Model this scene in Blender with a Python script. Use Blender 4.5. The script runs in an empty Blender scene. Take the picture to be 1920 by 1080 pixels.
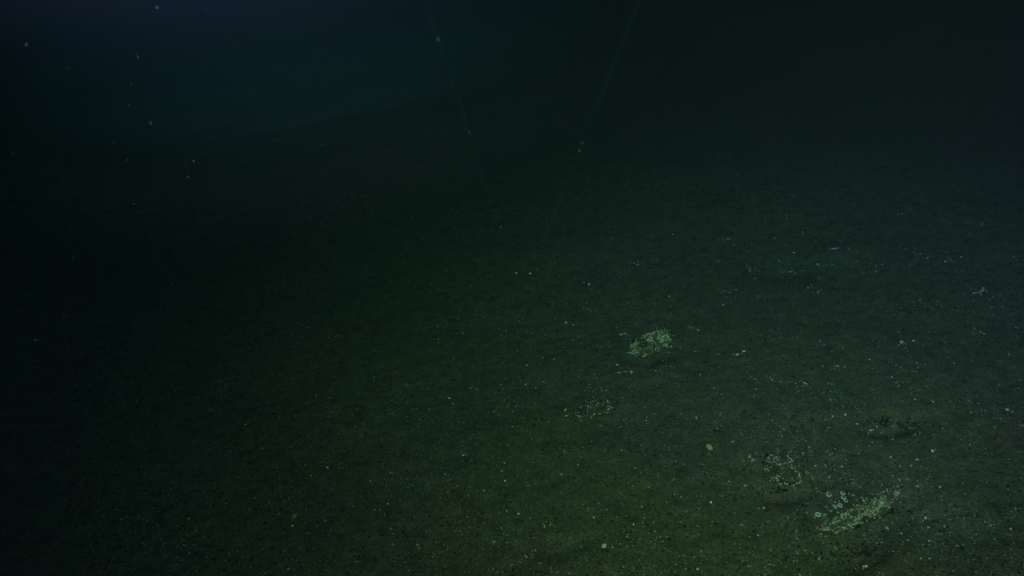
import bpy, bmesh, math, random
import numpy as np
from mathutils import Vector, Matrix, noise as mnoise
from mathutils.bvhtree import BVHTree

sc = bpy.context.scene
col = sc.collection
R = math.radians

# ------------------------------------------------------------------ camera
CAM = Vector((0.0, 0.0, 2.75))
PITCH = R(25.0)
FPX = 960.0 / math.tan(R(30.0))            # focal length in pixels of the 1920 px wide photograph
cam_d = bpy.data.cameras.new("camera")
cam_d.sensor_width = 36.0
cam_d.angle = R(60.0)
cam_d.clip_start, cam_d.clip_end = 0.02, 300.0
cam_d.dof.use_dof = True
cam_d.dof.focus_distance = 4.6
cam_d.dof.aperture_fstop = 13.0
cam = bpy.data.objects.new("camera", cam_d)
col.objects.link(cam)
cam.location = CAM
cam.rotation_euler = (R(90) - PITCH, 0, 0)
sc.camera = cam

# ------------------------------------------------------------------ world: deep water far below daylight
world = bpy.data.worlds.new("World")
sc.world = world
world.use_nodes = True
bg = world.node_tree.nodes["Background"]
bg.inputs["Color"].default_value = (0.548, 0.673, 1.0, 1)
bg.inputs["Strength"].default_value = 0.1084

# ------------------------------------------------------------------ lamps of the survey vehicle that carries the camera
# name, position, aim point, watts, colour, cone degrees, blend, radius
FLOOD, COOL, UPPER = (0.98, 1.0, 0.575), (0.53, 0.315, 1.0), (0.90, 0.37, 0.79)
LAMPS = [
    ("flood_lamp", (1.0, -0.2, 3.6), (1.2, 4.3, 0.2), 121.0, FLOOD, 60, 1.0, 0.06),
    ("flood_lamp", (0.2, -0.2, 3.9), (0.3, 4.2, 0.0), 228.0, FLOOD, 60, 1.0, 0.06),
    ("flood_lamp", (0.9, -0.2, 4.0), (1.3, 5.6, 0.1), 410.0, FLOOD, 55, 1.0, 0.06),
    ("cool_lamp", (2.4, -0.2, 4.0), (3.4, 6.5, 0.5), 28.0, COOL, 70, 1.0, 0.06),
    ("cool_lamp", (1.4, -0.2, 4.1), (2.3, 6.2, 0.3), 640.0, COOL, 50, 1.0, 0.06),
    ("cool_lamp", (3.2, 0.0, 3.6), (4.6, 6.0, 1.8), 420.0, COOL, 60, 1.0, 0.06),
    ("upper_lamp", (-1.5, 0.0, 4.6), (-2.2, 5.0, 4.2), 5100.0, UPPER, 60, 1.0, 0.06),
    ("upper_lamp", (-1.3, 0.6, 3.9), (-2.0, 4.0, 4.3), 38970.0, UPPER, 60, 1.0, 0.06),
    ("upper_lamp", (-0.6, 0.6, 3.7), (-1.2, 5.0, 3.9), 3460.0, UPPER, 60, 1.0, 0.06),
]
lamp_objs = []
for nm, pos, aim, watts, colr, cone, blend, rad in LAMPS:
    ld = bpy.data.lights.new(nm, 'SPOT')
    ld.energy, ld.color = watts, colr
    ld.spot_size, ld.spot_blend, ld.shadow_soft_size = R(cone), blend, rad
    lo = bpy.data.objects.new(nm, ld)
    col.objects.link(lo)
    lo.location = pos
    lo.rotation_euler = (Vector(aim) - Vector(pos)).to_track_quat('-Z', 'Y').to_euler()
    lamp_objs.append(lo)

sc.view_settings.view_transform = 'Standard'
sc.view_settings.look = 'None'
sc.view_settings.exposure = 0.0
sc.view_settings.gamma = 1.0
sc.view_settings.use_curve_mapping = False
sc.cycles.use_denoising = True
sc.cycles.volume_bounces = 1
sc.cycles.max_bounces = 5
sc.cycles.sample_clamp_indirect = 1.0

random.seed(11)
rng = np.random.default_rng(11)

# ------------------------------------------------------------------ tagging
def tag(o, label=None, cat=None, group=None, kind=None):
    if label: o["label"] = label
    if cat: o["category"] = cat
    if group: o["group"] = group
    if kind: o["kind"] = kind
    return o

def link_mesh(name, me, parent=None, mat=None):
    o = bpy.data.objects.new(name, me)
    col.objects.link(o)
    if mat and not me.materials: me.materials.append(mat)
    if parent: o.parent = parent
    return o

def np_mesh(name, verts, faces, mat=None, smooth=False):
    """verts (n,3), faces (m,k) of one size"""
    me = bpy.data.meshes.new(name)
    verts = np.asarray(verts, dtype=np.float32); faces = np.asarray(faces, dtype=np.int32)
    m, k = faces.shape
    me.vertices.add(len(verts)); me.vertices.foreach_set("co", verts.ravel())
    me.loops.add(m * k); me.loops.foreach_set("vertex_index", faces.ravel())
    me.polygons.add(m)
    me.polygons.foreach_set("loop_start", np.arange(0, m * k, k, dtype=np.int32))
    me.polygons.foreach_set("loop_total", np.full(m, k, dtype=np.int32))
    me.polygons.foreach_set("use_smooth", np.full(m, smooth, dtype=bool))
    me.update(calc_edges=True)
    if mat: me.materials.append(mat)
    return me

# ------------------------------------------------------------------ sea floor height
def _hash(ix, iy, seed):
    h = (ix.astype(np.int64) * 374761393 + iy.astype(np.int64) * 668265263 + seed * 974634777) & 0x7fffffff
    h = ((h ^ (h >> 13)) * 1274126177) & 0x7fffffff
    h = h ^ (h >> 16)
    return (h & 0xffff) / 65535.0

def vnoise(x, y, seed):
    ix, iy = np.floor(x), np.floor(y)
    fx, fy = x - ix, y - iy
    fx = fx * fx * (3 - 2 * fx); fy = fy * fy * (3 - 2 * fy)
    a = _hash(ix, iy, seed); b = _hash(ix + 1, iy, seed)
    c = _hash(ix, iy + 1, seed); d = _hash(ix + 1, iy + 1, seed)
    return (a + (b - a) * fx) * (1 - fy) + (c + (d - c) * fx) * fy - 0.5

FEATURES = []      # (x, y, radius along, radius across, angle, depth)  filled in below

def floor_z(x, y, fine=True):
    x = np.asarray(x, dtype=np.float64); y = np.asarray(y, dtype=np.float64)
    z = 1.5 * np.tanh(x * 0.12 / 1.5)
    for wl, amp, sd in ((3.7, .16, 1), (1.3, .065, 2), (.47, .028, 3)):
        c, s = math.cos(sd * 1.3), math.sin(sd * 1.3)
        z = z + amp * vnoise((x * c - y * s) / wl, (x * s + y * c) / wl, sd)
    if fine:
        for wl, amp, sd in ((.17, .010, 4), (.071, .0045, 5), (.031, .002, 6)):
            c, s = math.cos(sd * 1.3), math.sin(sd * 1.3)
            z = z + amp * vnoise((x * c - y * s) / wl, (x * s + y * c) / wl, sd)
    for fx, fy, ra, rb, an, dp in FEATURES:
        c, s = math.cos(an), math.sin(an)
        u = ((x - fx) * c + (y - fy) * s) / ra; v = (-(x - fx) * s + (y - fy) * c) / rb
        q = u * u + v * v
        z = z + dp * np.exp(-np.minimum(q, 30.0))
    return z

FWD = Vector((0, math.cos(PITCH), -math.sin(PITCH)))
UPV = Vector((0, math.sin(PITCH), math.cos(PITCH)))

def ray(px, py):
    return (Vector((1, 0, 0)) * ((px - 960) / FPX) - UPV * ((py - 540) / FPX) + FWD)

def ground(px, py, fine=True):
    """point of the sea floor seen at a pixel of the photograph, and its depth"""
    d = ray(px, py); t = 1.0
    for _ in range(400):
        p = CAM + d * t
        h = p.z - float(floor_z(p.x, p.y, fine))
        if h < 0.0008: break
        t += max(h * 0.5, 0.0006)
        if t > 60: break
    return CAM + d * t, t

def feature(px, py, ra, rb, an, dp):
    p, _ = ground(px, py, False)
    FEATURES.append((p.x, p.y, ra, rb, an, dp))

# hollows scoured in the sediment (angle is that of the long axis on the floor)
for f in ((1652, 790, .15, .09, .1, -.075), (1600, 1035, .22, .09, .5, -.065), (1470, 925, .12, .06, .1, -.05),
          (1640, 972, .26, .12, .55, -.055), (1222, 668, .17, .08, .3, -.05), (1700, 800, .14, .10, .3, -.02),
          (1130, 795, .2, .1, .2, -.03), (1060, 1020, .15, .06, .3, -.035), (1820, 1000, .16, .1, .3, -.04),
          (1780, 960, .2, .03, .05, -.02), (1480, 500, .25, .18, .2, -.05), (1560, 480, .25, .12, .1, .05)):
    feature(*f)

# ------------------------------------------------------------------ materials
def new_mat(name):
    m = bpy.data.materials.new(name); m.use_nodes = True
    nt = m.node_tree; b = nt.nodes["Principled BSDF"]
    b.inputs["Roughness"].default_value = 0.95
    b.inputs["Specular IOR Level"].default_value = 0.15
    return m, nt, b

def N(nt, typ, **kw):
    n = nt.nodes.new(typ)
    for k, v in kw.items():
        if k in n.inputs: n.inputs[k].default_value = v
        else: setattr(n, k, v)
    return n

def noise_node(nt, co, scale, detail=3.0, rough=0.6):
    n = N(nt, 'ShaderNodeTexNoise'); n.inputs['Scale'].default_value = scale
    n.inputs['Detail'].default_value = detail; n.inputs['Roughness'].default_value = rough
    nt.links.new(co, n.inputs['Vector']); return n

def ramp(nt, src, stops):
    r = N(nt, 'ShaderNodeValToRGB')
    e = r.color_ramp.elements
    while len(e) < len(stops): e.new(0.5)
    for i, (p, c) in enumerate(stops):
        e[i].position = p; e[i].color = (c[0], c[1], c[2], 1) if len(c) > 2 else (c[0],) * 3 + (1,)
    nt.links.new(src, r.inputs['Fac']); return r

def mix(nt, a, b, fac, mode='MIX'):
    m = N(nt, 'ShaderNodeMix'); m.data_type = 'RGBA'; m.blend_type = mode
    for s, sock in ((a, m.inputs[6]), (b, m.inputs[7]), (fac, m.inputs[0])):
        if isinstance(s, (int, float)): sock.default_value = s
        elif isinstance(s, tuple): sock.default_value = (*s, 1)
        else: nt.links.new(s, sock)
    return m.outputs[2]

def sediment_material():
    m, nt, b = new_mat("sediment")
    g = N(nt, 'ShaderNodeNewGeometry').outputs['Position']
    big = noise_node(nt, g, 2.1, 5, .65)
    base = ramp(nt, big.outputs['Fac'], [(.28, (.066, .071, .048)), (.5, (.083, .082, .050)), (.72, (.088, .077, .048))])
    mid = noise_node(nt, g, 13.0, 5, .78)
    c1 = mix(nt, base.outputs['Color'], ramp(nt, mid.outputs['Fac'], [(.32, (.42,)), (.46, (.92,)), (.56, (1.10,)), (.70, (1.75,))]).outputs['Color'], .8, 'MULTIPLY')
    fine = noise_node(nt, g, 74.0, 3, .75)
    fr = ramp(nt, fine.outputs['Fac'], [(.30, (.45,)), (.44, (.88,)), (.56, (1.1,)), (.66, (1.4,)), (.76, (2.4,))])
    c2 = mix(nt, c1, fr.outputs['Color'], 1.0, 'MULTIPLY')
    red = noise_node(nt, g, 7.0, 4, .65)
    rm = ramp(nt, red.outputs['Fac'], [(.56, (0.,)), (.74, (.8,))])
    c3 = mix(nt, c2, mix(nt, c2, (1.15, .86, .80), 1.0, 'MULTIPLY'), rm.outputs['Color'])
    grn = noise_node(nt, g, 9.0, 4, .65); grn.inputs['Distortion'].default_value = .6
    gm = ramp(nt, grn.outputs['Fac'], [(.54, (0.,)), (.72, (.9,))])
    c4 = mix(nt, c3, mix(nt, c3, (1.02, 1.10, .68), 1.0, 'MULTIPLY'), gm.outputs['Color'])
    nt.links.new(c4, b.inputs['Base Color'])
    bump = N(nt, 'ShaderNodeBump'); bump.inputs['Strength'].default_value = .6; bump.inputs['Distance'].default_value = .006
    nt.links.new(noise_node(nt, g, 80.0, 4, .7).outputs['Fac'], bump.inputs['Height'])
    nt.links.new(bump.outputs['Normal'], b.inputs['Normal'])
    return m

def piece_material(name, colours, grain=(.75, 1.15)):
    """colour picked per object and per loose piece, with a little grain"""
    m, nt, b = new_mat(name)
    oi = N(nt, 'ShaderNodeObjectInfo'); ge = N(nt, 'ShaderNodeNewGeometry')
    add = N(nt, 'ShaderNodeMath', operation='ADD'); fr = N(nt, 'ShaderNodeMath', operation='FRACT')
    nt.links.new(oi.outputs['Random'], add.inputs[0]); nt.links.new(ge.outputs['Random Per Island'], add.inputs[1])
    nt.links.new(add.outputs[0], fr.inputs[0])
    n = len(colours)
    r = ramp(nt, fr.outputs[0], [(i / n, c) for i, c in enumerate(colours)])
    r.color_ramp.interpolation = 'CONSTANT'
    nz = noise_node(nt, ge.outputs['Position'], 130.0, 2)
    gr = ramp(nt, nz.outputs['Fac'], [(.35, (grain[0],)), (.65, (grain[1],))])
    nt.links.new(mix(nt, r.outputs['Color'], gr.outputs['Color'], 1.0, 'MULTIPLY'), b.inputs['Base Color'])
    return m

M_SED = sediment_material()
M_SHELL = piece_material("shell", [(.62, .62, .55), (.45, .46, .40), (.70, .68, .60), (.34, .36, .30), (.52, .50, .40)])
M_WHITE = piece_material("white_shell", [(.80, .78, .70), (.74, .75, .70)])
M_DIM = piece_material("worn_shell", [(.28, .29, .25), (.20, .22, .19), (.36, .36, .30), (.24, .22, .16)])
M_YEL = piece_material("yellow_growth", [(.36, .34, .15), (.28, .28, .12), (.40, .36, .18), (.22, .24, .10)])
M_PEB = piece_material("pebble", [(.030, .030, .026), (.055, .050, .040), (.020, .021, .020), (.085, .078, .055), (.06, .045, .036), (.045, .05, .035)])
M_CRUST = piece_material("pale_crust", [(.50, .50, .27), (.64, .62, .38), (.40, .41, .20), (.22, .22, .11), (.52, .45, .27), (.70, .68, .47)])
M_PALE = piece_material("shell_pale", [(.60, .60, .52), (.46, .47, .40), (.70, .68, .58), (.38, .39, .32), (.54, .50, .38)])
M_DULL = piece_material("dull_crust", [(.36, .36, .20), (.48, .47, .29), (.26, .25, .14), (.16, .14, .09), (.40, .33, .21), (.54, .53, .37)])
M_RUST = piece_material("rusty_crust", [(.17, .13, .085), (.14, .11, .08), (.24, .19, .12), (.11, .09, .065)])
M_BARN = piece_material("barnacle_plate", [(.60, .64, .58), (.50, .55, .50), (.66, .66, .58)])
M_SILT = piece_material("silt_grain", [(.070, .070, .048), (.085, .080, .055), (.055, .056, .042), (.10, .095, .066)])
M_BLACK = piece_material("shade_and_dark_pebble", [(.018, .018, .017), (.028, .027, .024), (.036, .034, .030), (.022, .021, .019)])  # near-black: stands in for shade in hollows and under rocks, plus one dark string
M_RED_SHADE = piece_material("red_shade_pebble", [(.045, .028, .020), (.030, .022, .018), (.06, .04, .03)])  # dark red-brown bits that imitate the shadow under the slab
M_SNOW = piece_material("marine_snow", [(.34, .27, .23), (.15, .13, .10), (.08, .07, .065), (.20, .18, .13), (.10, .09, .085)])
M_SNOWY = piece_material("yellow_flake", [(.75, .62, .30)])
M_PIT = new_mat("cup_hollow"); M_PIT[2].inputs['Base Color'].default_value = (.10, .105, .085, 1); M_PIT = M_PIT[0]

def rock_material(name, k):
    m, nt, b = new_mat(name)
    g = N(nt, 'ShaderNodeNewGeometry').outputs['Position']
    a = noise_node(nt, g, 14.0, 5, .7)
    c = ramp(nt, a.outputs['Fac'], [(.30, (.030, .031, .026)), (.46, (.066, .066, .050)), (.60, (.095, .092, .064)), (.74, (.17, .165, .105))])
    r = noise_node(nt, g, 7.0, 3, .6)
    rm = ramp(nt, r.outputs['Fac'], [(.56, (0.,)), (.66, (1.,))])
    c2 = mix(nt, c.outputs['Color'], mix(nt, c.outputs['Color'], (1.25, .88, .72), 1.0, 'MULTIPLY'), rm.outputs['Color'])
    nt.links.new(mix(nt, c2, k, 1.0, 'MULTIPLY'), b.inputs['Base Color'])
    bump = N(nt, 'ShaderNodeBump'); bump.inputs['Strength'].default_value = 1.0; bump.inputs['Distance'].default_value = .01
    nt.links.new(noise_node(nt, g, 70.0, 4, .7).outputs['Fac'], bump.inputs['Height'])
    nt.links.new(bump.outputs['Normal'], b.inputs['Normal'])
    return m
M_ROCK = rock_material("rock", (1.0, 1.0, .9))
M_ROCK_PALE = rock_material("pale_rock", (1.3, 1.35, .75))
M_ROCK_DARK = rock_material("dark_rock", (.42, .40, .38))

def glow_material(name, colr, strength, additive):
    m = bpy.data.materials.new(name); m.use_nodes = True
    nt = m.node_tree; nt.nodes.clear()
    out = N(nt, 'ShaderNodeOutputMaterial'); em = N(nt, 'ShaderNodeEmission')
    em.inputs['Color'].default_value = (*colr, 1); em.inputs['Strength'].default_value = strength
    if additive:
        tr = N(nt, 'ShaderNodeBsdfTransparent'); ad = N(nt, 'ShaderNodeAddShader')
        nt.links.new(tr.outputs[0], ad.inputs[0]); nt.links.new(em.outputs[0], ad.inputs[1])
        nt.links.new(ad.outputs[0], out.inputs['Surface'])
    else:
        nt.links.new(em.outputs[0], out.inputs['Surface'])
    return m

# ------------------------------------------------------------------ sea floor
def grow(start, stop, step, rate):
    out = [start]
    while out[-1] < stop:
        out.append(out[-1] + step); step *= rate
    return np.array(out)

xs_f = np.arange(-4.2, 5.4001, 0.0135)
xs = np.concatenate([-grow(4.2, 46, .02, 1.06)[:0:-1], xs_f, grow(5.4, 46, .02, 1.06)[1:]])
ys_n = [2.2]
while ys_n[-1] < 30: ys_n.append(ys_n[-1] + max(.0105, .0036 * ys_n[-1] * ys_n[-1] / 4.5))
ys = np.concatenate([(2.2 - grow(0, 14, .03, 1.15))[:0:-1], np.array(ys_n), grow(ys_n[-1], 64, .6, 1.1)[1:]])
X, Y = np.meshgrid(xs, ys)
Z = floor_z(X, Y)
nx, ny = len(xs), len(ys)
idx = np.arange(nx * ny).reshape(ny, nx)
quads = np.stack([idx[:-1, :-1], idx[:-1, 1:], idx[1:, 1:], idx[1:, :-1]], -1).reshape(-1, 4)
fl = link_mesh("sea_floor", np_mesh("sea_floor", np.stack([X, Y, Z], -1).reshape(-1, 3), quads, M_SED, True))
tag(fl, kind="structure")

# ------------------------------------------------------------------ water: one closed volume round everything
def box_mesh(name, lo, hi):
    v = [(x, y, z) for x in (lo[0], hi[0]) for y in (lo[1], hi[1]) for z in (lo[2], hi[2])]
    f = [(0, 1, 3, 2), (4, 6, 7, 5), (0, 4, 5, 1), (2, 3, 7, 6), (0, 2, 6, 4), (1, 5, 7, 3)]
    return np_mesh(name, v, f)
hz = link_mesh("haze", box_mesh("haze", (xs[0] - 1, ys[0] - 1, float(Z.min()) - 1.0), (xs[-1] + 1, ys[-1] + 1, 6.0)))
tag(hz, kind="stuff")
hm = bpy.data.materials.new("sea_water"); hm.use_nodes = True
hnt = hm.node_tree; hnt.nodes.clear()
ho = N(hnt, 'ShaderNodeOutputMaterial'); hv = N(hnt, 'ShaderNodeVolumePrincipled')
WATER_DENSITY, WATER_COLOUR, WATER_ABSORB, WATER_G = 0.12, (.018, .020, .026), (.0, .42, .30), 0.0
hv.inputs['Density'].default_value = WATER_DENSITY
hv.inputs['Color'].default_value = (*WATER_COLOUR, 1)
hv.inputs['Absorption Color'].default_value = (*WATER_ABSORB, 1)
hv.inputs['Anisotropy'].default_value = WATER_G
hnt.links.new(hv.outputs[0], ho.inputs['Volume'])
hz.data.materials.append(hm)

# ------------------------------------------------------------------ small pieces: variants
def hull_variant(name, n, flat, jag, mat, seed, long=1.0):
    r = random.Random(seed); bm = bmesh.new()
    for _ in range(n):
        v = Vector((r.gauss(0, 1), r.gauss(0, 1), r.gauss(0, 1))).normalized() * (1 - jag * r.random())
        bm.verts.new((v.x * .5 * long, v.y * .5, v.z * .5 * flat))
    res = bmesh.ops.convex_hull(bm, input=bm.verts)
    bmesh.ops.delete(bm, geom=[e for e in res.get('geom_interior', []) if isinstance(e, bmesh.types.BMVert)], context='VERTS')
    bmesh.ops.delete(bm, geom=[v for v in bm.verts if not v.link_faces], context='VERTS')
    bmesh.ops.triangulate(bm, faces=bm.faces[:])
    me = bpy.data.meshes.new(name); bm.to_mesh(me); bm.free()
    me.materials.append(mat)
    return me

def valve_variant(name, mat, seed):
    """a broken bivalve half: a ribbed fan with thickness, hollow side down"""
    r = random.Random(seed); bm = bmesh.new()
    nseg = 7; a0, a1 = -1.25, 1.25 - .5 * r.random()
    rows = []
    for sgn, th in ((1, .06), (-1, 0.0)):
        ring = []
        for q in (.0, .5, 1.0):
            row = []
            for i in range(nseg + 1):
                a = a0 + (a1 - a0) * i / nseg
                rad = q * (.95 + .1 * (i % 2)) * (1 - .15 * r.random() * (q > .9)) + .03
                z = .28 * (1 - q * q) + th - .02 * (i % 2) * q
                row.append(bm.verts.new((rad * math.cos(a) - .45, rad * math.sin(a) * .75, z)))
            ring.append(row)
        rows.append(ring)
    top, bot = rows
    for k in range(2):
        for i in range(nseg):
            bm.faces.new((top[k][i], top[k + 1][i], top[k + 1][i + 1], top[k][i + 1]))
            bm.faces.new((bot[k][i], bot[k][i + 1], bot[k + 1][i + 1], bot[k + 1][i]))
    for i in range(nseg):
        bm.faces.new((top[2][i], bot[2][i], bot[2][i + 1], top[2][i + 1]))
        bm.faces.new((top[0][i], top[0][i + 1], bot[0][i + 1], bot[0][i]))
    for i in (0, nseg):
        for k in range(2):
            f = (top[k][i], bot[k][i], bot[k + 1][i], top[k + 1][i])
            bm.faces.new(f if i == 0 else f[::-1])
    bmesh.ops.recalc_face_normals(bm, faces=bm.faces[:])
    me = bpy.data.meshes.new(name); bm.to_mesh(me); bm.free(); me.materials.append(mat)
    return me

def family(name, mat, k, n, flat, jag, seed, long=1.0):
    return [hull_variant(name, n, flat, jag, mat, seed + i, long) for i in range(k)]
V = {
    'shell': family("shell_fragment", M_SHELL, 7, 13, .35, .35, 100),
    'white': family("shell_fragment", M_WHITE, 4, 14, .45, .25, 200),
    'pale': family("shell_fragment", M_PALE, 7, 12, .45, .4, 350),
    'dim': family("shell_fragment", M_DIM, 7, 12, .4, .4, 300),
    'sliver': family("shell_fragment", M_WHITE, 4, 12, .6, .3, 400, 4.0),
    'yellow': family("growth", M_YEL, 5, 16, .6, .4, 500),
    'pebble': family("pebble", M_PEB, 8, 14, .65, .35, 600),
    'silt': family("crust_chip", M_SILT, 6, 12, .6, .35, 620),
    'black': family("pebble", M_BLACK, 6, 13, .45, .35, 640),  # mostly stand in for shade in hollows and under rocks
    'redshade': family("pebble", M_RED_SHADE, 4, 13, .45, .35, 660),  # only stand in for the shadow under the slab
    'crust': family("crust_chip", M_CRUST, 6, 10, .5, .45, 700),
    'dullcrust': family("crust_chip", M_DULL, 6, 11, .5, .45, 720),
    'rust': family("crust_chip", M_RUST, 4, 10, .5, .45, 750),
    'snow': family("marine_snow", M_SNOW, 4, 12, .8, .35, 800),
    'snowy': family("marine_snow", M_SNOWY, 1, 12, .5, .35, 850, 1.6),
    'valve': [valve_variant("bivalve_shell", M_SHELL, 900 + i) for i in range(3)],
    'valvew': [valve_variant("bivalve_shell", M_WHITE, 950 + i) for i in range(2)],
}

def lay(name, kind, px, py, spx, label, cat, group=None, rot=None, lift=.22, ground_only=None):
    """a loose piece lying on the floor where the photograph shows it, spx pixels across"""
    p, t = ground(px, py)
    s = spx * t / FPX
    o = link_mesh(name, random.choice(V[kind]))
    o.location = (p.x, p.y, p.z + lift * s * .5)
    o.scale = (s, s * random.uniform(.75, 1.1), s * random.uniform(.85, 1.2))
    o.rotation_euler = (random.uniform(-.35, .35) + .25, random.uniform(-.35, .35), random.uniform(0, 6.28) if rot is None else rot)
    return tag(o, label, cat, group)

def merged(name, variants, P, S, rot_tilt=.5, sink=.1):
    """many copies joined to one mesh"""
    vs, fs, off = [], [], 0
    base = []
    for me in variants:
        v = np.empty(len(me.vertices) * 3); me.vertices.foreach_get("co", v)
        f = np.array([p.vertices[:] for p in me.polygons]); base.append((v.reshape(-1, 3), f))
    which = rng.integers(0, len(base), len(P))
    for k, (v, f) in enumerate(base):
        sel = np.where(which == k)[0]
        if not len(sel): continue
        n = len(sel)
        az = rng.uniform(0, 6.283, n); tl = rng.normal(0, rot_tilt, n)
        ca, sa, ct, st = np.cos(az), np.sin(az), np.cos(tl), np.sin(tl)
        s3 = S[sel][:, None] * rng.uniform(.7, 1.25, (n, 3))
        q = v[None] * s3[:, None, :]
        y = q[..., 1] * ct[:, None] - q[..., 2] * st[:, None]; z = q[..., 1] * st[:, None] + q[..., 2] * ct[:, None]
        x = q[..., 0]
        X_ = x * ca[:, None] - y * sa[:, None]; Y_ = x * sa[:, None] + y * ca[:, None]
        W = np.stack([X_, Y_, z], -1) + P[sel][:, None, :] + np.array([0, 0, 1.0]) * (S[sel] * sink)[:, None, None]
        vs.append(W.reshape(-1, 3))
        fs.append((f[None] + (np.arange(n) * len(v))[:, None, None] + off).reshape(-1, 3)); off += n * len(v)
    return np_mesh(name, np.concatenate(vs), np.concatenate(fs), variants[0].materials[0])

# ------------------------------------------------------------------ encrusted rocks
def lumpy(name, sx, sy, sz, seed, lump=.35, sub=4, flat_top=None, mat=None, boxy=1.0):
    bm = bmesh.new(); bmesh.ops.create_icosphere(bm, subdivisions=sub, radius=1.0)
    o = Vector((seed * 3.1, seed * 1.7, seed * .9))
    for v in bm.verts:
        n = v.co.normalized()
        r = 1 + lump * mnoise.noise(n * 1.3 + o) + lump * .55 * mnoise.noise(n * 3.1 + o) + lump * .3 * mnoise.noise(n * 7.3 + o)
        z = math.copysign(abs(n.z) ** boxy, n.z) * r
        if flat_top is not None and z > flat_top: z = flat_top + (z - flat_top) * .25
        v.co = Vector((n.x * r * sx, n.y * r * sy, z * sz))
    me = bpy.data.meshes.new(name); bm.to_mesh(me); bm.free()
    for p in me.polygons: p.use_smooth = True
    me.materials.append(mat or M_ROCK)
    return me

def barnacle_mesh(seed):
    r = random.Random(seed); bm = bmesh.new(); n = 9
    prof = [(.50, 0), (.46, .22), (.40, .34), (.29, .33), (.25, .16), (.14, .10)]
    rings = []
    for rad, z in prof:
        rings.append([bm.verts.new((rad * (1 + .1 * r.uniform(-1, 1)) * math.cos(6.283 * i / n), rad * (1 + .1 * r.uniform(-1, 1)) * math.sin(6.283 * i / n), z * (1 + .25 * r.uniform(-1, 1)))) for i in range(n)])
    for a, b in zip(rings[:-1], rings[1:]):
        for i in range(n):
            f = bm.faces.new((a[i], a[(i + 1) % n], b[(i + 1) % n], b[i]))
            if a is rings[-2] or a is rings[-3]: f.material_index = 1
    f = bm.faces.new(rings[-1]); f.material_index = 1
    me = bpy.data.meshes.new("barnacle"); bm.to_mesh(me); bm.free()
    me.materials.append(M_BARN); me.materials.append(M_PIT)
    return me
BARN = [barnacle_mesh(i) for i in range(4)]

def cast(px, py, root, body):
    """where the view line through a pixel meets a rock (in the rock's own space)"""
    inv = root.matrix_world.inverted()
    o = inv @ CAM; d = (inv.to_3x3() @ ray(px, py)).normalized()
    tree = BVHTree.FromPolygons([v.co for v in body.vertices], [p.vertices[:] for p in body.polygons])
    loc, nor, _, _ = tree.ray_cast(o, d)
    return loc, nor

def rock(px, py, wpx, dpx, hpx, ang, label, seed, crusts, barn=(), lump=.35, flat_top=None, raise_=.15, tilt=0.0, mat=None, boxy=1.0):
    p, t = ground(px, py, False); u = t / FPX
    root = bpy.data.objects.new("encrusted_rock", None); col.objects.link(root)
    root.empty_display_size = .05
    root.location = p
    e = .14
    nrm = Vector((float(floor_z(p.x - e, p.y, False) - floor_z(p.x + e, p.y, False)), float(floor_z(p.x, p.y - e, False) - floor_z(p.x, p.y + e, False)), 2 * e)).normalized()
    q = Vector((0, 0, 1)).rotation_difference(nrm) @ Matrix.Rotation(ang, 3, 'Z').to_quaternion()
    root.rotation_euler = q.to_euler()
    root.matrix_world = Matrix.Translation(p) @ q.to_matrix().to_4x4()
    tag(root, label, "rock", "encrusted rocks on the sea floor")
    me = lumpy("body", wpx * u / 2, dpx * u / 2, hpx * u, seed, lump, 4, flat_top, mat, boxy)
    for v in me.vertices: v.co.z += hpx * u * raise_ - v.co.y * tilt
    me.update()
    link_mesh("body", me, root)
    # crust chips on the surface
    r = random.Random(seed)
    polys = [q for q in me.polygons if q.normal.z > -.35 and q.center.z > -hpx * u * .2]
    for kind, n, spx, fn, nm in crusts:
        P, S = [], []
        tries = 0
        while len(P) < n and tries < n * 60:
            tries += 1
            q = r.choice(polys); c = q.center
            if r.random() < fn(c.x / (wpx * u / 2), c.y / (dpx * u / 2), c.z / (hpx * u)) * (.25 + 1.5 * max(0, mnoise.noise(c * 28 + Vector((seed, 0, 0))) + .25)):
                vv = [me.vertices[i].co for i in q.vertices]
                a, b = r.random(), r.random()
                if a + b > 1: a, b = 1 - a, 1 - b
                P.append(vv[0] + (vv[1] - vv[0]) * a + (vv[2] - vv[0]) * b); S.append(spx * u * r.uniform(.5, 1.5))
        if P:
            k = merged(nm, V[kind], np.array(P), np.array(S), .9, .1)
            tag(link_mesh(nm, k, root), kind="stuff")
    for bx, by, bs in barn:
        loc, nor = cast(bx, by, root, me)
        if loc is None: continue
        b = link_mesh("barnacle", r.choice(BARN), root)
        nor = (nor + Vector((0, 0, .6))).normalized()
        b.location = loc - nor * .003
        b.rotation_euler = nor.to_track_quat('Z', 'Y').to_euler()
        s = bs * u; b.scale = (s, s, s * .8)
    return root

def gang(a, b):
    pa, pb = ground(*a, False)[0], ground(*b, False)[0]
    return math.atan2(pb.y - pa.y, pb.x - pa.x)

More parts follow.
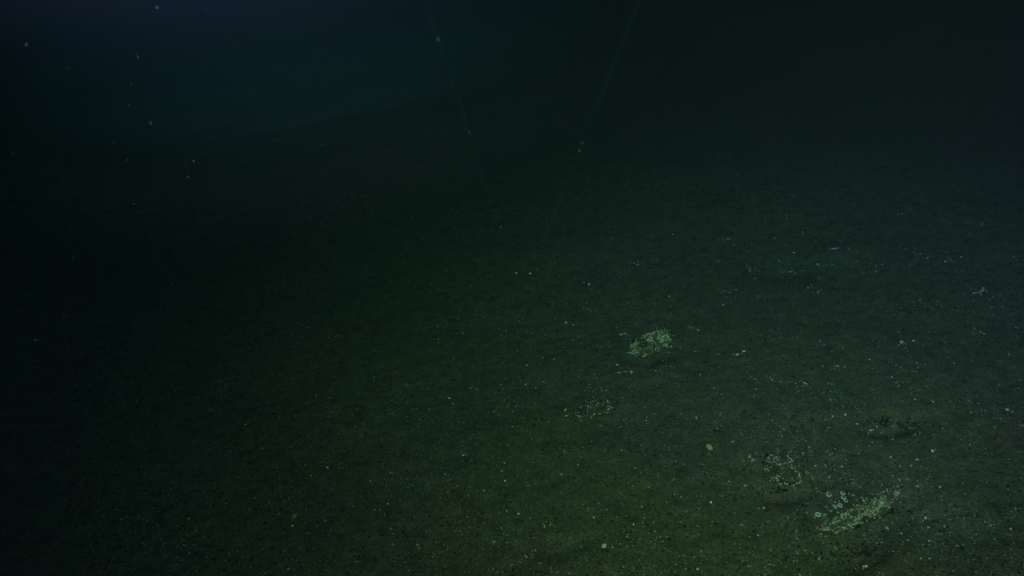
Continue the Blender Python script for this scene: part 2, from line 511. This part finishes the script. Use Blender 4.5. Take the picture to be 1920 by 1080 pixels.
rock(1220, 645, 98, 48, 9, gang((1180, 662), (1256, 628)),
     "rock thickly covered in pale green crust, the brightest thing past the two laser dots", 3,
     [('crust', 900, 3.6, lambda x, y, z: (.95 if mnoise.noise(Vector((x * 3.2, y * 3.2, 4))) > -.12 else .02) * (1.0 if x > -.1 else .22), "crust"),
      ('shell', 60, 3.0, lambda x, y, z: 1.0 if y < -.45 else .12, "shell_bits")], lump=.6, raise_=-.02, mat=M_ROCK_PALE)
rock(1466, 882, 66, 84, 17, 0.15,
     "round mottled rock with two small white rings on its lower edge", 5,
     [('crust', 330, 3.3, lambda x, y, z: .9 if mnoise.noise(Vector((x * 2.6, y * 2.6, 9))) > 0 else .08, "crust"),
      ('rust', 160, 3.8, lambda x, y, z: .5, "rusty_crust"),
      ('shell', 16, 3.2, lambda x, y, z: .3, "shell_bits"),
      ('silt', 120, 4.0, lambda x, y, z: .6, "sediment_grains")],
     barn=((1463, 905, 8.0), (1474, 905, 8.5)), lump=.45, raise_=0.0, tilt=.06)
rock(1592, 944, 200, 92, 15, gang((1510, 985), (1690, 908)),
     "large flat slab dotted with white rings along a pale crusted edge", 8,
     [('dullcrust', 1050, 4.4, lambda x, y, z: (1.0 if mnoise.noise(Vector((x * 4, y * 4, 2))) > -.25 else .15) if y < -.28 + .2 * x else .03, "crust"),
      ('rust', 300, 4.0, lambda x, y, z: .9 if (y < -.35 or x > .35) else .12, "rusty_crust"),
      ('shell', 34, 3.4, lambda x, y, z: .5 if y < .1 else .15, "shell_bits"),
      ('silt', 420, 4.6, lambda x, y, z: .7 if y > -.45 else .1, "sediment_grains")],
     barn=((1554, 928, 11), (1580, 925, 9.5), (1582, 933, 10.5), (1586, 939, 8.5), (1575, 948, 9.5), (1566, 949, 8), (1533, 965, 11),
           (1600, 928, 6), (1547, 966, 6), (1558, 957, 6)), lump=.30, flat_top=.3, raise_=-.16, tilt=.07, boxy=.45)
rock(1112, 768, 74, 54, 9, .25,
     "low broken rock patch with scattered pale bits, nearer than the bright green crusted rock", 13,
     [('crust', 190, 3.2, lambda x, y, z: .9 if mnoise.noise(Vector((x * 3, y * 3, 5))) > .05 else .03, "crust"), ('shell', 30, 3.2, lambda x, y, z: .5, "shell_bits"),
      ('silt', 120, 4.0, lambda x, y, z: .6, "sediment_grains")], lump=.5, raise_=-.2)
rock(1036, 988, 40, 36, 8, .5, "small knobbly rock with a yellowish tuft near the bottom of the picture", 21,
     [('crust', 80, 3.2, lambda x, y, z: .9 if y > 0 else .1, "crust"), ('silt', 60, 4, lambda x, y, z: .6, "sediment_grains")], lump=.5, raise_=-.1)
# ------------------------------------------------------------------ single pieces the photograph picks out
PALE = "pale debris on the sea floor"
SPECIALS = [
    # name, kind, px, py, size, label, category
    ("bivalve_shell", 'valve', 1133, 1025, 8.5, "bright white half shell, the brightest piece at the bottom edge", "shell"),
    ("shell_fragment", 'white', 972, 964, 6.5, "white shell chip left of the yellow tufted little rock", "shell"),
    ("shell_fragment", 'white', 1432, 953, 7.0, "round white shell chip below the round mottled rock", "shell"),
    ("shell_fragment", 'white', 1333, 943, 5.5, "white shell chip left of the round one below the mottled rock", "shell"),
    ("shell_fragment", 'white', 1308, 1068, 7.5, "white shell chip at the very bottom edge of the view", "shell"),
    ("shell_fragment", 'white', 1624, 1063, 7.5, "white oval shell chip below the dark hollow under the slab", "shell"),
    ("shell_fragment", 'white', 1748, 846, 6.5, "white shell chip right of and below the shadowed hollow", "shell"),
    ("shell_fragment", 'white', 1749, 754, 5.5, "right end of a row of three white chips above the hollow", "shell"),
    ("shell_fragment", 'white', 1715, 750, 6.5, "middle of a row of three white chips above the hollow", "shell"),
    ("shell_fragment", 'shell', 1690, 753, 5.0, "left end of a row of three white chips above the hollow", "shell"),
    ("shell_fragment", 'sliver', 1634, 809, 4.0, "long pale sliver lying at the left of the shadowed hollow", "shell"),
    ("shell_fragment", 'white', 1645, 801, 6.0, "pale chip on the rim of the shadowed hollow, above the long sliver", "shell"),
    ("shell_fragment", 'shell', 1652, 813, 5.5, "small pinkish chip inside the shadowed hollow", "shell"),
    ("shell_fragment", 'sliver', 1305, 785, 3.2, "thin upright pale stick in open sediment above the yellow block", "shell"),
    ("sponge_lump", 'yellow', 1330, 842, 19.0, "square yellowish lump left of the mottled rock", "sponge"),
    ("sponge_lump", 'yellow', 552, 970, 16.0, "round dull yellow lump alone at the dark lower left", "sponge"),
    ("sponge_lump", 'yellow', 1405, 858, 9.0, "yellow tuft just left of the mottled rock", "sponge"),
    ("sponge_lump", 'yellow', 1412, 864, 8.0, "lower yellow tuft just left of the mottled rock", "sponge"),
    ("sponge_lump", 'yellow', 1492, 998, 11.0, "olive yellow lump left of the slab's lower end", "sponge"),
    ("sponge_lump", 'yellow', 1566, 1030, 15.0, "olive yellow lump beside the dark hollow at the bottom", "sponge"),
    ("sponge_lump", 'yellow', 1692, 1017, 9.0, "greenish yellow flat growth right of the bottom hollow", "sponge"),
    ("sponge_lump", 'yellow', 1670, 858, 7.0, "yellow speck lump between the hollow and the slab", "sponge"),
    ("sponge_lump", 'yellow', 1039, 674, 6.0, "small yellowish lump on the dim floor left of the green crusted rock", "sponge"),
    ("sponge_lump", 'yellow', 985, 723, 8.0, "dull green lump on the middle floor", "sponge"),
    ("sponge_lump", 'yellow', 1690, 643, 10.0, "yellowish crumb patch far out at the right", "sponge"),
    ("sponge_lump", 'yellow', 1356, 573, 9.0, "dim brown yellow lump beyond the green crusted rock", "sponge"),
    ("coral_piece", 'white', 1845, 627, 6.5, "bright tip beside the broad dull white piece at the right", "coral"),
    ("shell_fragment", 'sliver', 1566, 469, 5.0, "long flat pale sliver inside the thin far crumb line", "shell"),
    ("shell_fragment", 'sliver', 1490, 875, 4.0, "white splinter standing against the right side of the mottled rock", "shell"),
    ("shell_fragment", 'sliver', 1489, 919, 3.0, "short white splinter below right of the mottled rock", "shell"),
    ("shell_fragment", 'sliver', 1664, 992, 3.2, "upright pale splinter below the right end of the slab", "shell"),
    ("shell_fragment", 'shell', 1567, 988, 7.0, "pale chip fallen under the slab's crusted edge", "shell"),
    ("shell_fragment", 'shell', 1558, 992, 5.0, "smaller chip beside one fallen under the slab's crusted edge", "shell"),
    ("shell_fragment", 'shell', 1164, 629, 8.0, "left curl of the pale bits behind the green crusted rock", "shell"),
    ("shell_fragment", 'shell', 1171, 627, 8.0, "right curl of the pale bits behind the green crusted rock", "shell"),
    ("shell_fragment", 'white', 1157, 685, 5.5, "white chip in front of the green crusted rock, left side", "shell"),
    ("shell_fragment", 'shell', 1184, 699, 8.0, "pale angular chip in front of the green crusted rock", "shell"),
    ("shell_fragment", 'sliver', 1162, 700, 3.0, "low pale sliver left of the angular chip before the green rock", "shell"),
    ("shell_fragment", 'white', 1258, 651, 6.0, "white chip at the right foot of the green crusted rock", "shell"),
    ("shell_fragment", 'white', 1104, 534, 6.0, "larger of two pale chips right of the laser dots", "shell"),
    ("shell_fragment", 'shell', 1095, 531, 4.5, "smaller of two pale chips right of the laser dots", "shell"),
    ("shell_fragment", 'white', 1255, 556, 5.0, "single pale chip above the green crusted rock", "shell"),
    ("shell_fragment", 'white', 1075, 610, 4.5, "tiny bright chip between the laser dots and the green rock", "shell"),
    ("shell_fragment", 'shell', 1061, 606, 8.0, "dim bluish flake left of a tiny bright chip", "shell"),
    ("shell_fragment", 'shell', 868, 625, 7.0, "dim upright flake out on the dark middle left", "shell"),
    ("shell_fragment", 'white', 1420, 556, 5.0, "bright chip on the far slope below the thin pale crumb line", "shell"),
    ("shell_fragment", 'white', 1488, 475, 6.0, "bright chip on the far slope left of the thin pale crumb line", "shell"),
    ("shell_fragment", 'shell', 1481, 511, 9.0, "pale crumb patch on the far slope under the thin pale crumb line", "shell"),
    ("shell_fragment", 'shell', 1461, 490, 6.0, "flat pale chip on the far slope left of the crumb patch", "shell"),
    ("shell_fragment", 'white', 1533, 497, 6.0, "flat white chip on the far slope right of the crumb patch", "shell"),
    ("shell_fragment", 'shell', 1364, 449, 8.0, "upright pale flake at the upper edge of the lit slope", "shell"),
    ("shell_fragment", 'shell', 1376, 460, 5.5, "flat flake right below the upright one high on the slope", "shell"),
    ("shell_fragment", 'shell', 1406, 507, 6.0, "yellowish flake high on the slope below the upright flake", "shell"),
    ("shell_fragment", 'white', 1772, 491, 6.5, "bright flat chip far out on the right slope", "shell"),
    ("shell_fragment", 'shell', 1802, 483, 5.0, "small grey chip right of a bright flat one on the slope", "shell"),
    ("shell_fragment", 'white', 1712, 640, 6.0, "white chip right of the yellowish crumb patch", "shell"),
    ("shell_fragment", 'shell', 1545, 647, 6.5, "pale chip in the middle right of the lit floor", "shell"),
    ("shell_fragment", 'shell', 1571, 688, 7.0, "dull chip on the lit floor under the middle right", "shell"),
    ("shell_fragment", 'shell', 1060, 770, 9.0, "upper of two pale bits left of the broken rock patch", "shell"),
    ("shell_fragment", 'shell', 1062, 781, 7.0, "lower of two pale bits left of the broken rock patch", "shell"),
    ("shell_fragment", 'white', 1146, 758, 5.0, "white chip at the right end of the broken rock patch", "shell"),
    ("shell_fragment", 'shell', 661, 950, 4.5, "bright crumb beside a grey flake on the dark lower left floor", "shell"),
    ("shell_fragment", 'dim', 654, 947, 9.0, "grey flake on the dark lower left floor", "shell"),
    ("shell_fragment", 'white', 614, 877, 5.0, "white chip on the dark floor above the dull yellow lump", "shell"),
    ("shell_fragment", 'dim', 491, 843, 9.0, "faint grey shred at the dark left edge of the lit floor", "shell"),
    ("shell_fragment", 'dim', 523, 965, 9.0, "grey curl left of the dull yellow lump", "shell"),
    ("shell_fragment", 'white', 549, 987, 5.5, "white chip just below the dull yellow lump", "shell"),
    ("shell_fragment", 'white', 541, 1068, 6.0, "white chip at the bottom edge below the dull yellow lump", "shell"),
    ("shell_fragment", 'shell', 738, 1002, 5.5, "upright white chip on the lower left floor", "shell"),
    ("shell_fragment", 'shell', 783, 1023, 8.0, "jumbled pale bit on the lower left floor by the bottom", "shell"),
    ("shell_fragment", 'shell', 990, 912, 6.5, "pale chip in open sediment above the yellow tufted rock", "shell"),
    ("shell_fragment", 'shell', 1052, 891, 7.0, "pale shred right of a chip above the yellow tufted rock", "shell"),
    ("shell_fragment", 'shell', 1166, 846, 7.0, "boxy grey chip on the middle floor below the broken patch", "shell"),
    ("shell_fragment", 'shell', 961, 801, 5.0, "pale round chip left of the broken rock patch's foreground", "shell"),
    ("shell_fragment", 'white', 1188, 984, 5.5, "small white chip right of the yellow tufted rock", "shell"),
    ("shell_fragment", 'white', 1175, 1007, 5.5, "small white chip above right of the bright half shell", "shell"),
    ("shell_fragment", 'shell', 1374, 829, 6.5, "pale chip above right of the square yellowish lump", "shell"),
    ("shell_fragment", 'shell', 1762, 914, 7.0, "pale tilted chip right of the slab", "shell"),
    ("shell_fragment", 'shell', 1735, 972, 6.5, "white blurry chip right below the slab", "shell"),
    ("shell_fragment", 'shell', 1740, 990, 8.0, "flat grey chip under a white one right below the slab", "shell"),
    ("shell_fragment", 'white', 1535, 1048, 6.0, "white chip left of the dark bottom hollow", "shell"),
    ("shell_fragment", 'shell', 1888, 770, 12.0, "ring shaped grey fragment at the right edge", "shell"),
    ("shell_fragment", 'dim', 1830, 1074, 8.0, "round grey fragment at the bottom right corner", "shell"),
    ("shell_fragment", 'shell', 1719, 863, 7.0, "dull chip in the sediment between hollow and right edge", "shell"),
]
for nm, kd, px, py, s, lb, ct in SPECIALS:
    rot = None
    if kd == 'sliver':
        up = px in (1305, 1489, 1664)
        rot = 1.5 if up else (.2 if px != 1490 else 2.1)
        if px == 1634: rot = .25
    o = lay(nm, kd, px, py, s, lb, ct, rot=rot, lift=1.3 if kd == 'sliver' else .4)
    if kd == 'sliver': o.rotation_euler[0] = o.rotation_euler[1] = 0.0

def compose(name, label, cat, bits):
    root = bpy.data.objects.new(name, None); col.objects.link(root); root.empty_display_size = .03
    p0, _ = ground(bits[0][1], bits[0][2]); root.location = p0
    tag(root, label, cat)
    for kd, px, py, s in bits:
        o = lay(cat_part[name], kd, px, py, s, None, None, lift=.35)
        o.location = o.location - p0; o.parent = root
cat_part = {"coral_piece": "knob", "branching_coral": "branch", "shell_streak": "shell_bit"}
compose("coral_piece", "white jagged coral piece right of the green crusted rock", "coral",
        [('white', 1382, 666, 7.5), ('pale', 1388, 663, 6.0), ('white', 1395, 660, 8.5), ('pale', 1391, 663, 5.5), ('pale', 1396, 668, 5.0), ('pale', 1376, 665, 4.0)])
compose("branching_coral", "pale branching coral piece at the far right of the floor", "coral",
        [('pale', 1825, 551, 7.5), ('pale', 1830, 550, 6.5), ('pale', 1836, 549, 7.0), ('pale', 1842, 546, 8.0), ('pale', 1843, 541, 6.0), ('dim', 1849, 546, 6.0)])
compose("shell_streak", "faint slanting pale streak of shell high on the slope", "shell",
        [('dim', 1684, 404, 7.0), ('pale', 1690, 402, 5.0), ('dim', 1697, 399, 7.0), ('pale', 1706, 394, 6.0), ('dim', 1712, 391, 6.0)])
# clusters of rubble the photograph shows as broken pale crumbs; most dark ones stand in for shade
def cluster(px, py, wx, wy, n, kinds, label, lo=2.6, hi=5.0):
    root = bpy.data.objects.new("rubble_or_shade_patch", None); col.objects.link(root); root.empty_display_size = .03
    p0, _ = ground(px, py); root.location = p0
    tag(root, label, "rubble")
    for _ in range(n):
        o = lay("rubble_or_shade_bit", random.choice(kinds), px + random.gauss(0, wx), py + random.gauss(0, wy), random.uniform(lo, hi), None, None, lift=.3)
        o.location = o.location - p0; o.parent = root
cluster(1655, 792, 20, 5, 60, ('black',), "soft shade built of blackish pebbles in a hollow around the long pale sliver", 3.5, 7.0)  # near-black bits stand in for the hollow's shade
cluster(1700, 797, 14, 4, 12, ('black', 'pebble'), "smaller shade built of blackish pebbles right of the hollow with the pale sliver", 4.0, 8.0)  # more of the hollow's shade, laid as dark bits
cluster(1604, 1036, 34, 7, 80, ('black',), "long shade built of blackish pebbles in the hollow below the large slab", 4.0, 10.0)  # dark bits take the place of shade in the bottom hollow
cluster(1466, 919, 18, 4, 26, ('black',), "shadow built of blackish pebbles under the lower side of the round mottled rock", 4.0, 8.0)  # the rock's shadow, imitated with black bits
cluster(1650, 958, 34, 6, 60, ('black', 'redshade'), "shadow built of reddish black pebbles under the right half of the slab's crusted edge", 4.0, 9.0)  # the slab's shadow, put in as dark reddish bits
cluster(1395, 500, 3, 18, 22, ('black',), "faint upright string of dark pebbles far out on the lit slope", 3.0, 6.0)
cluster(1242, 649, 7, 1.8, 12, ('pale', 'white'), "white crumbs along the right foot of the green crusted rock", 3.0, 5.0)
cluster(1182, 662, 6, 2.2, 10, ('pale', 'white'), "white crumbs at the left tail of the green crusted rock", 3.0, 5.0)
MIXED = ('dim', 'pale', 'dim', 'yellow', 'pebble')
cluster(1482, 511, 16, 4, 16, ('dim', 'pale', 'dim'), "flat crumb patch far out on the slope under the thin pale line")
cluster(1560, 468, 18, 2.5, 12, ('dim', 'yellow', 'pale'), "thin pale line of crumbs far out on the slope")
cluster(1358, 452, 12, 5, 9, ('dim', 'pale'), "upright pale crumbs at the upper edge of the lit slope")
cluster(1212, 497, 15, 7, 14, ('dim', 'pale', 'dim'), "dim crumb patch beyond the green crusted rock and right of the laser dots")
cluster(1172, 571, 8, 3, 8, ('dim', 'pale'), "small dim crumb patch between the laser dots and green crusted rock")
cluster(1108, 582, 7, 3, 7, ('yellow', 'dim'), "greenish crumb patch left of and beyond the green crusted rock")
cluster(1526, 544, 12, 5, 12, MIXED, "yellowish crumb patch in the upper middle of the lit slope")
cluster(1690, 643, 11, 4, 14, MIXED, "yellow and white crumb patch on the right of the floor")
cluster(1175, 699, 12, 3, 10, ('pale', 'dim'), "row of pale crumbs just in front of the green crusted rock")
cluster(1715, 800, 11, 6, 14, ('dim', 'dim', 'pale'), "grey crumb patch right of the hollow with the pale sliver")
cluster(885, 728, 7, 3, 7, ('dim', 'pale'), "faint crumb patch left of the low broken rock patch")
cluster(955, 766, 9, 5, 9, ('yellow', 'dim'), "dull greenish crumbs just left of the low broken rock patch")
cluster(1405, 860, 8, 6, 16, ('yellow', 'yellow', 'dim'), "yellow crumbly tuft just left of the round mottled rock")
cluster(1060, 845, 20, 3, 10, ('yellow', 'dim'), "loose string of yellowish crumbs below the low broken rock patch")
cluster(783, 1022, 4, 8, 9, ('pale', 'dim', 'yellow'), "upright jumble of pale crumbs on the lower left floor")
cluster(870, 848, 5, 8, 7, ('dim', 'pale'), "small grey crumb patch on the dim middle floor")
cluster(1860, 985, 14, 5, 14, ('dim', 'yellow', 'rust'), "brownish crumb patch near the lower right edge")
cluster(1490, 985, 12, 16, 18, ('yellow', 'dim', 'pebble'), "greenish crumbs beside the left end of the large slab")
cluster(1050, 1008, 18, 5, 12, ('dim', 'pebble', 'pale'), "dark and pale crumbs in front of the yellow tufted little rock")
cluster(1835, 622, 8, 5, 8, ('dim', 'pale'), "dull white crumbs at the right, below the branching coral piece")

for cx, cy, wx, wy, n, lb in (
        (1480, 405, 14, 4, 9, "scattered faint crumbs at the upper middle edge of the lit slope"),
        (1700, 463, 16, 3, 9, "faint crumb streak right of the thin pale crumb line"),
        (1505, 440, 18, 3, 10, "faint crumb streak beyond and left of the thin pale crumb line"),
        (1720, 478, 14, 3, 9, "dull yellowish crumb streak on the far right slope"),
        (1610, 498, 16, 3, 10, "short crumb streak just below the thin pale line on the far slope"),
        (1400, 505, 14, 6, 12, "loose pale crumbs around the faint string of dark pebbles"),
        (1365, 548, 10, 4, 9, "small grey crumb patch beyond and right of the green crusted rock"),
        (1735, 572, 18, 4, 12, "grey crumb streak left of the branching coral piece"),
        (1830, 420, 20, 4, 9, "faint crumb streak near the right edge, high on the slope"),
        (1880, 560, 14, 6, 9, "faint grey crumbs right of the branching coral piece"),
        (1570, 690, 20, 4, 12, "dull crumb streak on the floor below the middle right"),
        (1510, 720, 22, 6, 14, "wide scatter of small crumbs on the middle right floor"),
        (1445, 712, 14, 3, 8, "short crumb streak in front of the jagged coral piece"),
        (1700, 690, 22, 6, 12, "scatter of crumbs above the row of three white chips"),
        (1285, 650, 12, 8, 9, "thin yellowish crumbs just right of the green crusted rock"),
        (1300, 620, 8, 4, 8, "small crumb patch beyond right of the green crusted rock")):
    cluster(cx, cy, wx, wy, n, ('dim', 'pale', 'dim', 'yellow'), lb, 2.6, 5.2)

# ------------------------------------------------------------------ further loose shell chips, one by one
GR = "loose shell chips strewn over the sediment"
LB = "tiny pale shell chip lying loose on dark open sediment"
EXTRA = [(843, 747), (850, 757), (1053, 748), (868, 855), (1083, 872), (1187, 912), (947, 902), (940, 990), (987, 1045), (694, 902), (1255, 845),
         (1511, 827), (1517, 839), (1585, 778), (1607, 795), (1835, 796), (1820, 774), (1708, 873), (1398, 911), (1367, 903), (1675, 1034), (1722, 916),
         (1586, 862), (1583, 887), (1720, 912), (1890, 918), (461, 797), (584, 892), (574, 957), (610, 976), (577, 1000), (533, 1033), (611, 1070),
         (388, 1044), (356, 1038), (340, 1013), (276, 978), (143, 967), (228, 975), (246, 947), (222, 956), (354, 972), (788, 787), (938, 832),
         (1148, 447), (1262, 440), (1303, 429), (1476, 409), (1485, 404), (1195, 497), (1186, 506), (1225, 490), (961, 590), (974, 604), (949, 621),
         (848, 688), (851, 672), (988, 685), (1118, 710), (1306, 617), (1308, 660), (1628, 524), (1713, 462), (1815, 418), (1733, 570), (1750, 580),
         (1515, 540), (1535, 547), (1415, 522), (1358, 545), (1352, 550), (1537, 640), (1509, 596), (1353, 740), (433, 846), (1013, 536), (1452, 447),
         (1570, 501), (1560, 497), (1706, 498), (1690, 1000), (1786, 985), (1850, 905), (1905, 1050), (1912, 955), (1868, 1058)]
BRIGHT = set(EXTRA[:46])
chips = []
LANDMARKS = [(1219, 648, "green crusted rock"), (1466, 882, "round mottled rock"), (1592, 944, "large ringed slab"), (1112, 768, "low broken rock patch"),
             (1640, 808, "sliver in the dark hollow"), (1036, 988, "yellow tufted little rock"), (1564, 467, "thin pale crumb line far out"),
             (1602, 1038, "long blackish pebble shade"), (1133, 1025, "bright white half shell"), (1330, 842, "square yellowish lump"),
             (552, 970, "dull round yellow lump"), (1389, 663, "white jagged coral"), (1835, 548, "pale branching coral"),
             (981, 513, "two laser dots"), (1718, 752, "row of three white chips"), (1305, 785, "upright pale stick"),
             (1697, 398, "faint slanting pale streak"), (655, 948, "grey flake on the dark floor"), (491, 843, "faint grey shred")]
ORD = ["nearest", "second", "third", "fourth", "fifth", "sixth", "seventh", "eighth", "ninth", "tenth", "eleventh", "twelfth", "thirteenth", "fourteenth", "fifteenth", "sixteenth"]
def place_labels(items, marks, noun):
    """each small thing is named from the nearest landmark: which side of it, and how many of its kind lie closer"""
    slots = {}
    for o, px, py in items:
        d, mx, my, nm = min((math.hypot(px - x, (py - y) * 1.6), x, y, n) for x, y, n in marks)
        a = math.degrees(math.atan2((my - py) * 1.6, px - mx)) % 360
        side = ("to the right of", "beyond and right of", "beyond", "beyond and left of", "to the left of",
                "in front and left of", "in front of", "in front and right of")[int((a + 22.5) // 45) % 8]
        slots.setdefault((nm, side), []).append((d, o.name, o))
    for (nm, side), lst in slots.items():
        for i, (_, _, o) in enumerate(sorted(lst)):
            o["label"] = "%s %s %s the %s" % (ORD[min(i, 15)], noun, side, nm)
for px, py in EXTRA:
    chip = lay("shell_fragment", random.choice(('shell', 'white', 'shell')) if (px, py) in BRIGHT else random.choice(('shell', 'dim')),
        px, py, random.uniform(3.8, 6.0), LB, "shell", GR)
    chips.append((chip, px, py))

def lit_weight(px, py):
    a = math.exp(-((px - 1400) / 620) ** 2)
    b = max(0.0, min(1.0, (py - 330 - max(0, 1100 - px) * .35) / 500))
    return a * (.25 + .75 * b) if b > 0 else 0.0
cnt = 0
while cnt < 130:
    px, py = random.uniform(120, 1915), random.uniform(400, 1075)
    if random.random() > lit_weight(px, py): continue
    if mnoise.noise(Vector((px / 90, py / 60, 3))) < -.15: continue
    chips.append((lay("shell_fragment", random.choice(('dim', 'pale', 'shell')), px, py, random.uniform(3.0, 4.6), LB, "shell", GR), px, py))
    cnt += 1

place_labels(chips, LANDMARKS, "tiny pale chip")

# ------------------------------------------------------------------ uncountable grit and gravel
def scatter(n, y0, y1, power, clump_seed, clump=.0, wl=.45):
    out = []
    tot = 0
    while tot < n:
        m = n * 3
        y = y0 + (y1 - y0) * rng.random(m) ** power
        x = rng.uniform(-.62, .62, m) * (y + .6) + .35
        c = vnoise(x / wl, y / wl, clump_seed) + .5 * vnoise(x / wl * 3.1, y / wl * 3.1, clump_seed + 1)
        k = (c > clump) if clump is not None else np.ones(m, bool)
        out.append(np.stack([x[k], y[k]], -1)); tot += int(k.sum())
    q = np.concatenate(out)[:n]
    return np.column_stack([q, floor_z(q[:, 0], q[:, 1])])

P = scatter(64000, 2.3, 9.5, 1.5, 41, None)
S = np.clip(rng.lognormal(math.log(.0075), .45, len(P)), .004, .022)
tag(link_mesh("gravel", merged("gravel", V['pebble'], P, S, .5, .12)), kind="stuff")
P = np.concatenate([scatter(6000, 2.3, 11.5, 1.4, 51, .1), scatter(6000, 2.3, 11.5, 1.35, 53, None)])
S = np.clip(rng.lognormal(math.log(.0064), .42, len(P)), .003, .0125)
tag(link_mesh("shell_grit", merged("shell_grit", V['dim'], P, S, .5, .15)), kind="stuff")
P = np.concatenate([scatter(5200, 2.3, 11.5, 1.25, 61, .22, .3), scatter(3800, 2.3, 11.5, 1.3, 63, None)])
S = np.clip(rng.lognormal(math.log(.0060), .45, len(P)), .003, .0115)
tag(link_mesh("bright_shell_grit", merged("bright_shell_grit", V['pale'], P, S, .5, .2)), kind="stuff")
P = scatter(3600, 2.3, 9.0, 1.4, 71, .12, .3)
S = np.clip(rng.lognormal(math.log(.0062), .4, len(P)), .003, .013)
tag(link_mesh("yellow_debris", merged("yellow_debris", V['yellow'], P, S, .5, .1)), kind="stuff")

# ------------------------------------------------------------------ marine snow drifting near the lens
SNOW = [(92, 27, 6, .55, "pinkish drifting flake, the largest near the upper left corner"),
        (50, 84, 6, .6, "brownish drifting flake below the largest one at the upper left corner"),
        (244, 172, 4.5, 1.7, "brightest small drifting flake in the dark upper left"),
        (259, 108, 4, 1.6, None), (345, 25, 4, 1.9, None), (28, 163, 5, .6, None), (204, 215, 4, 1.6, None), (282, 231, 5, .65, None),
        (238, 300, 5, 1.5, None), (25, 288, 6, .55, None), (483, 57, 4, 1.9, None), (352, 331, 5, 1.5, None), (228, 76, 4, 1.5, None),
        (57, 226, 4, 1.4, None), (363, 302, 4, 1.5, None), (388, 20, 3.5, 1.8, None), (126, 127, 4, 1.5, None), (294, 14, 6, .6, None),
        (213, 267, 4, 1.7, None), (348, 305, 4, 1.8, None), (120, 591, 6, 1.2, "dim drifting flake at the dark left, above the yellow sliver"),
        (251, 382, 4, 1.6, None), (137, 484, 4, 1.4, None), (324, 532, 4, 1.6, None)]
for _ in range(16):
    SNOW.append((random.uniform(20, 640), random.uniform(10, 360), random.uniform(2.4, 3.4), random.uniform(1.2, 2.6), None))
flakes = []
for px, py, s, t, lb in SNOW:
    o = link_mesh("marine_snow_flake", random.choice(V['snow']))
    o.location = CAM + ray(px, py) * t
    k = s * t / FPX
    o.scale = (k, k * random.uniform(.6, 1), k * random.uniform(.6, 1))
    o.rotation_euler = [random.uniform(0, 6.28) for _ in range(3)]
    tag(o, lb or "faint speck drifting in the black water at the upper left", "marine snow", "specks drifting in the dark water")
    if not lb: flakes.append((o, px, py))
place_labels(flakes, [(92, 27, "large pinkish drifting flake"), (50, 84, "brownish drifting flake"), (244, 172, "brightest small drifting flake"),
                      (66, 637, "yellow drifting sliver")], "faint drifting speck")
o = link_mesh("marine_snow_flake", V['snowy'][0])
o.location = CAM + ray(66, 637) * 1.8
o.scale = (.0055, .0035, .003)
tag(o, "small bright yellow sliver drifting alone at the dark left edge", "marine snow")

# ------------------------------------------------------------------ two parallel green laser beams and their dots
M_BEAM = glow_material("laser_light", (.25, 1.0, .62), .00125, True)
M_DOT = glow_material("laser_dot", (.55, 1.0, .75), .55, False)
M_GLINT = glow_material("laser_glint", (.55, 1.0, .72), .15, False)
AXIS = ray(980, 548)
def tube(p0, p1, r, r1, n=10):
    d = (p1 - p0).normalized(); a = d.orthogonal().normalized(); b = d.cross(a)
    v = [p + (a * math.cos(6.2832 * i / n) + b * math.sin(6.2832 * i / n)) * q for p, q in ((p0, r), (p1, r1)) for i in range(n)]
    f = [(i, (i + 1) % n, n + (i + 1) % n, n + i) for i in range(n)]
    return np_mesh("laser_beam", np.array(v), f, M_BEAM, True)
def blob(seed, mat, name):
    me = hull_variant(name, 14, .9, .2, mat, seed); return me
G1, D1 = blob(31, M_GLINT, "glint"), blob(32, M_DOT, "laser_dot")
for dpx, dpy, side, glints in ((968, 512, "left", ((75, 5), (249, 3), (425, 3))), (994, 513, "right", ((283, 4), (268, 3)))):
    hit, t = ground(dpx, dpy)
    ad = AXIS.normalized()
    root = bpy.data.objects.new("laser_beam", None); col.objects.link(root)
    root.empty_display_size = .05
    L = hit - ad * (t * AXIS.length - .12)
    root.location = hit
    tag(root, "faint green laser line slanting down from the top to the %s of two floor dots" % side, "laser beam", "pair of laser measuring beams")
    link_mesh("beam", tube(L - hit, -ad * .002, .0007, .0044 if side == 'left' else .0058), root)
    d = link_mesh("laser_dot", D1, root); d.location = (0, 0, .001); q = (3.4 if side == "right" else 2.6) * t / FPX; d.scale = (q, q, q)
    for gy, gs in glints:
        # depth along the beam at which it crosses that image row
        best = min((abs(540 - FPX * ((p - CAM).dot(UPV) / (p - CAM).dot(FWD)) - gy), k) for k in range(1, 999) for p in (L + (hit - L) * (k / 999),))
        p = L + (hit - L) * (best[1] / 999)
        g = link_mesh("glint", G1, root); g.location = p - hit
        q = gs * (p - CAM).dot(FWD) / FPX; g.scale = (q * .8, q * .8, q)
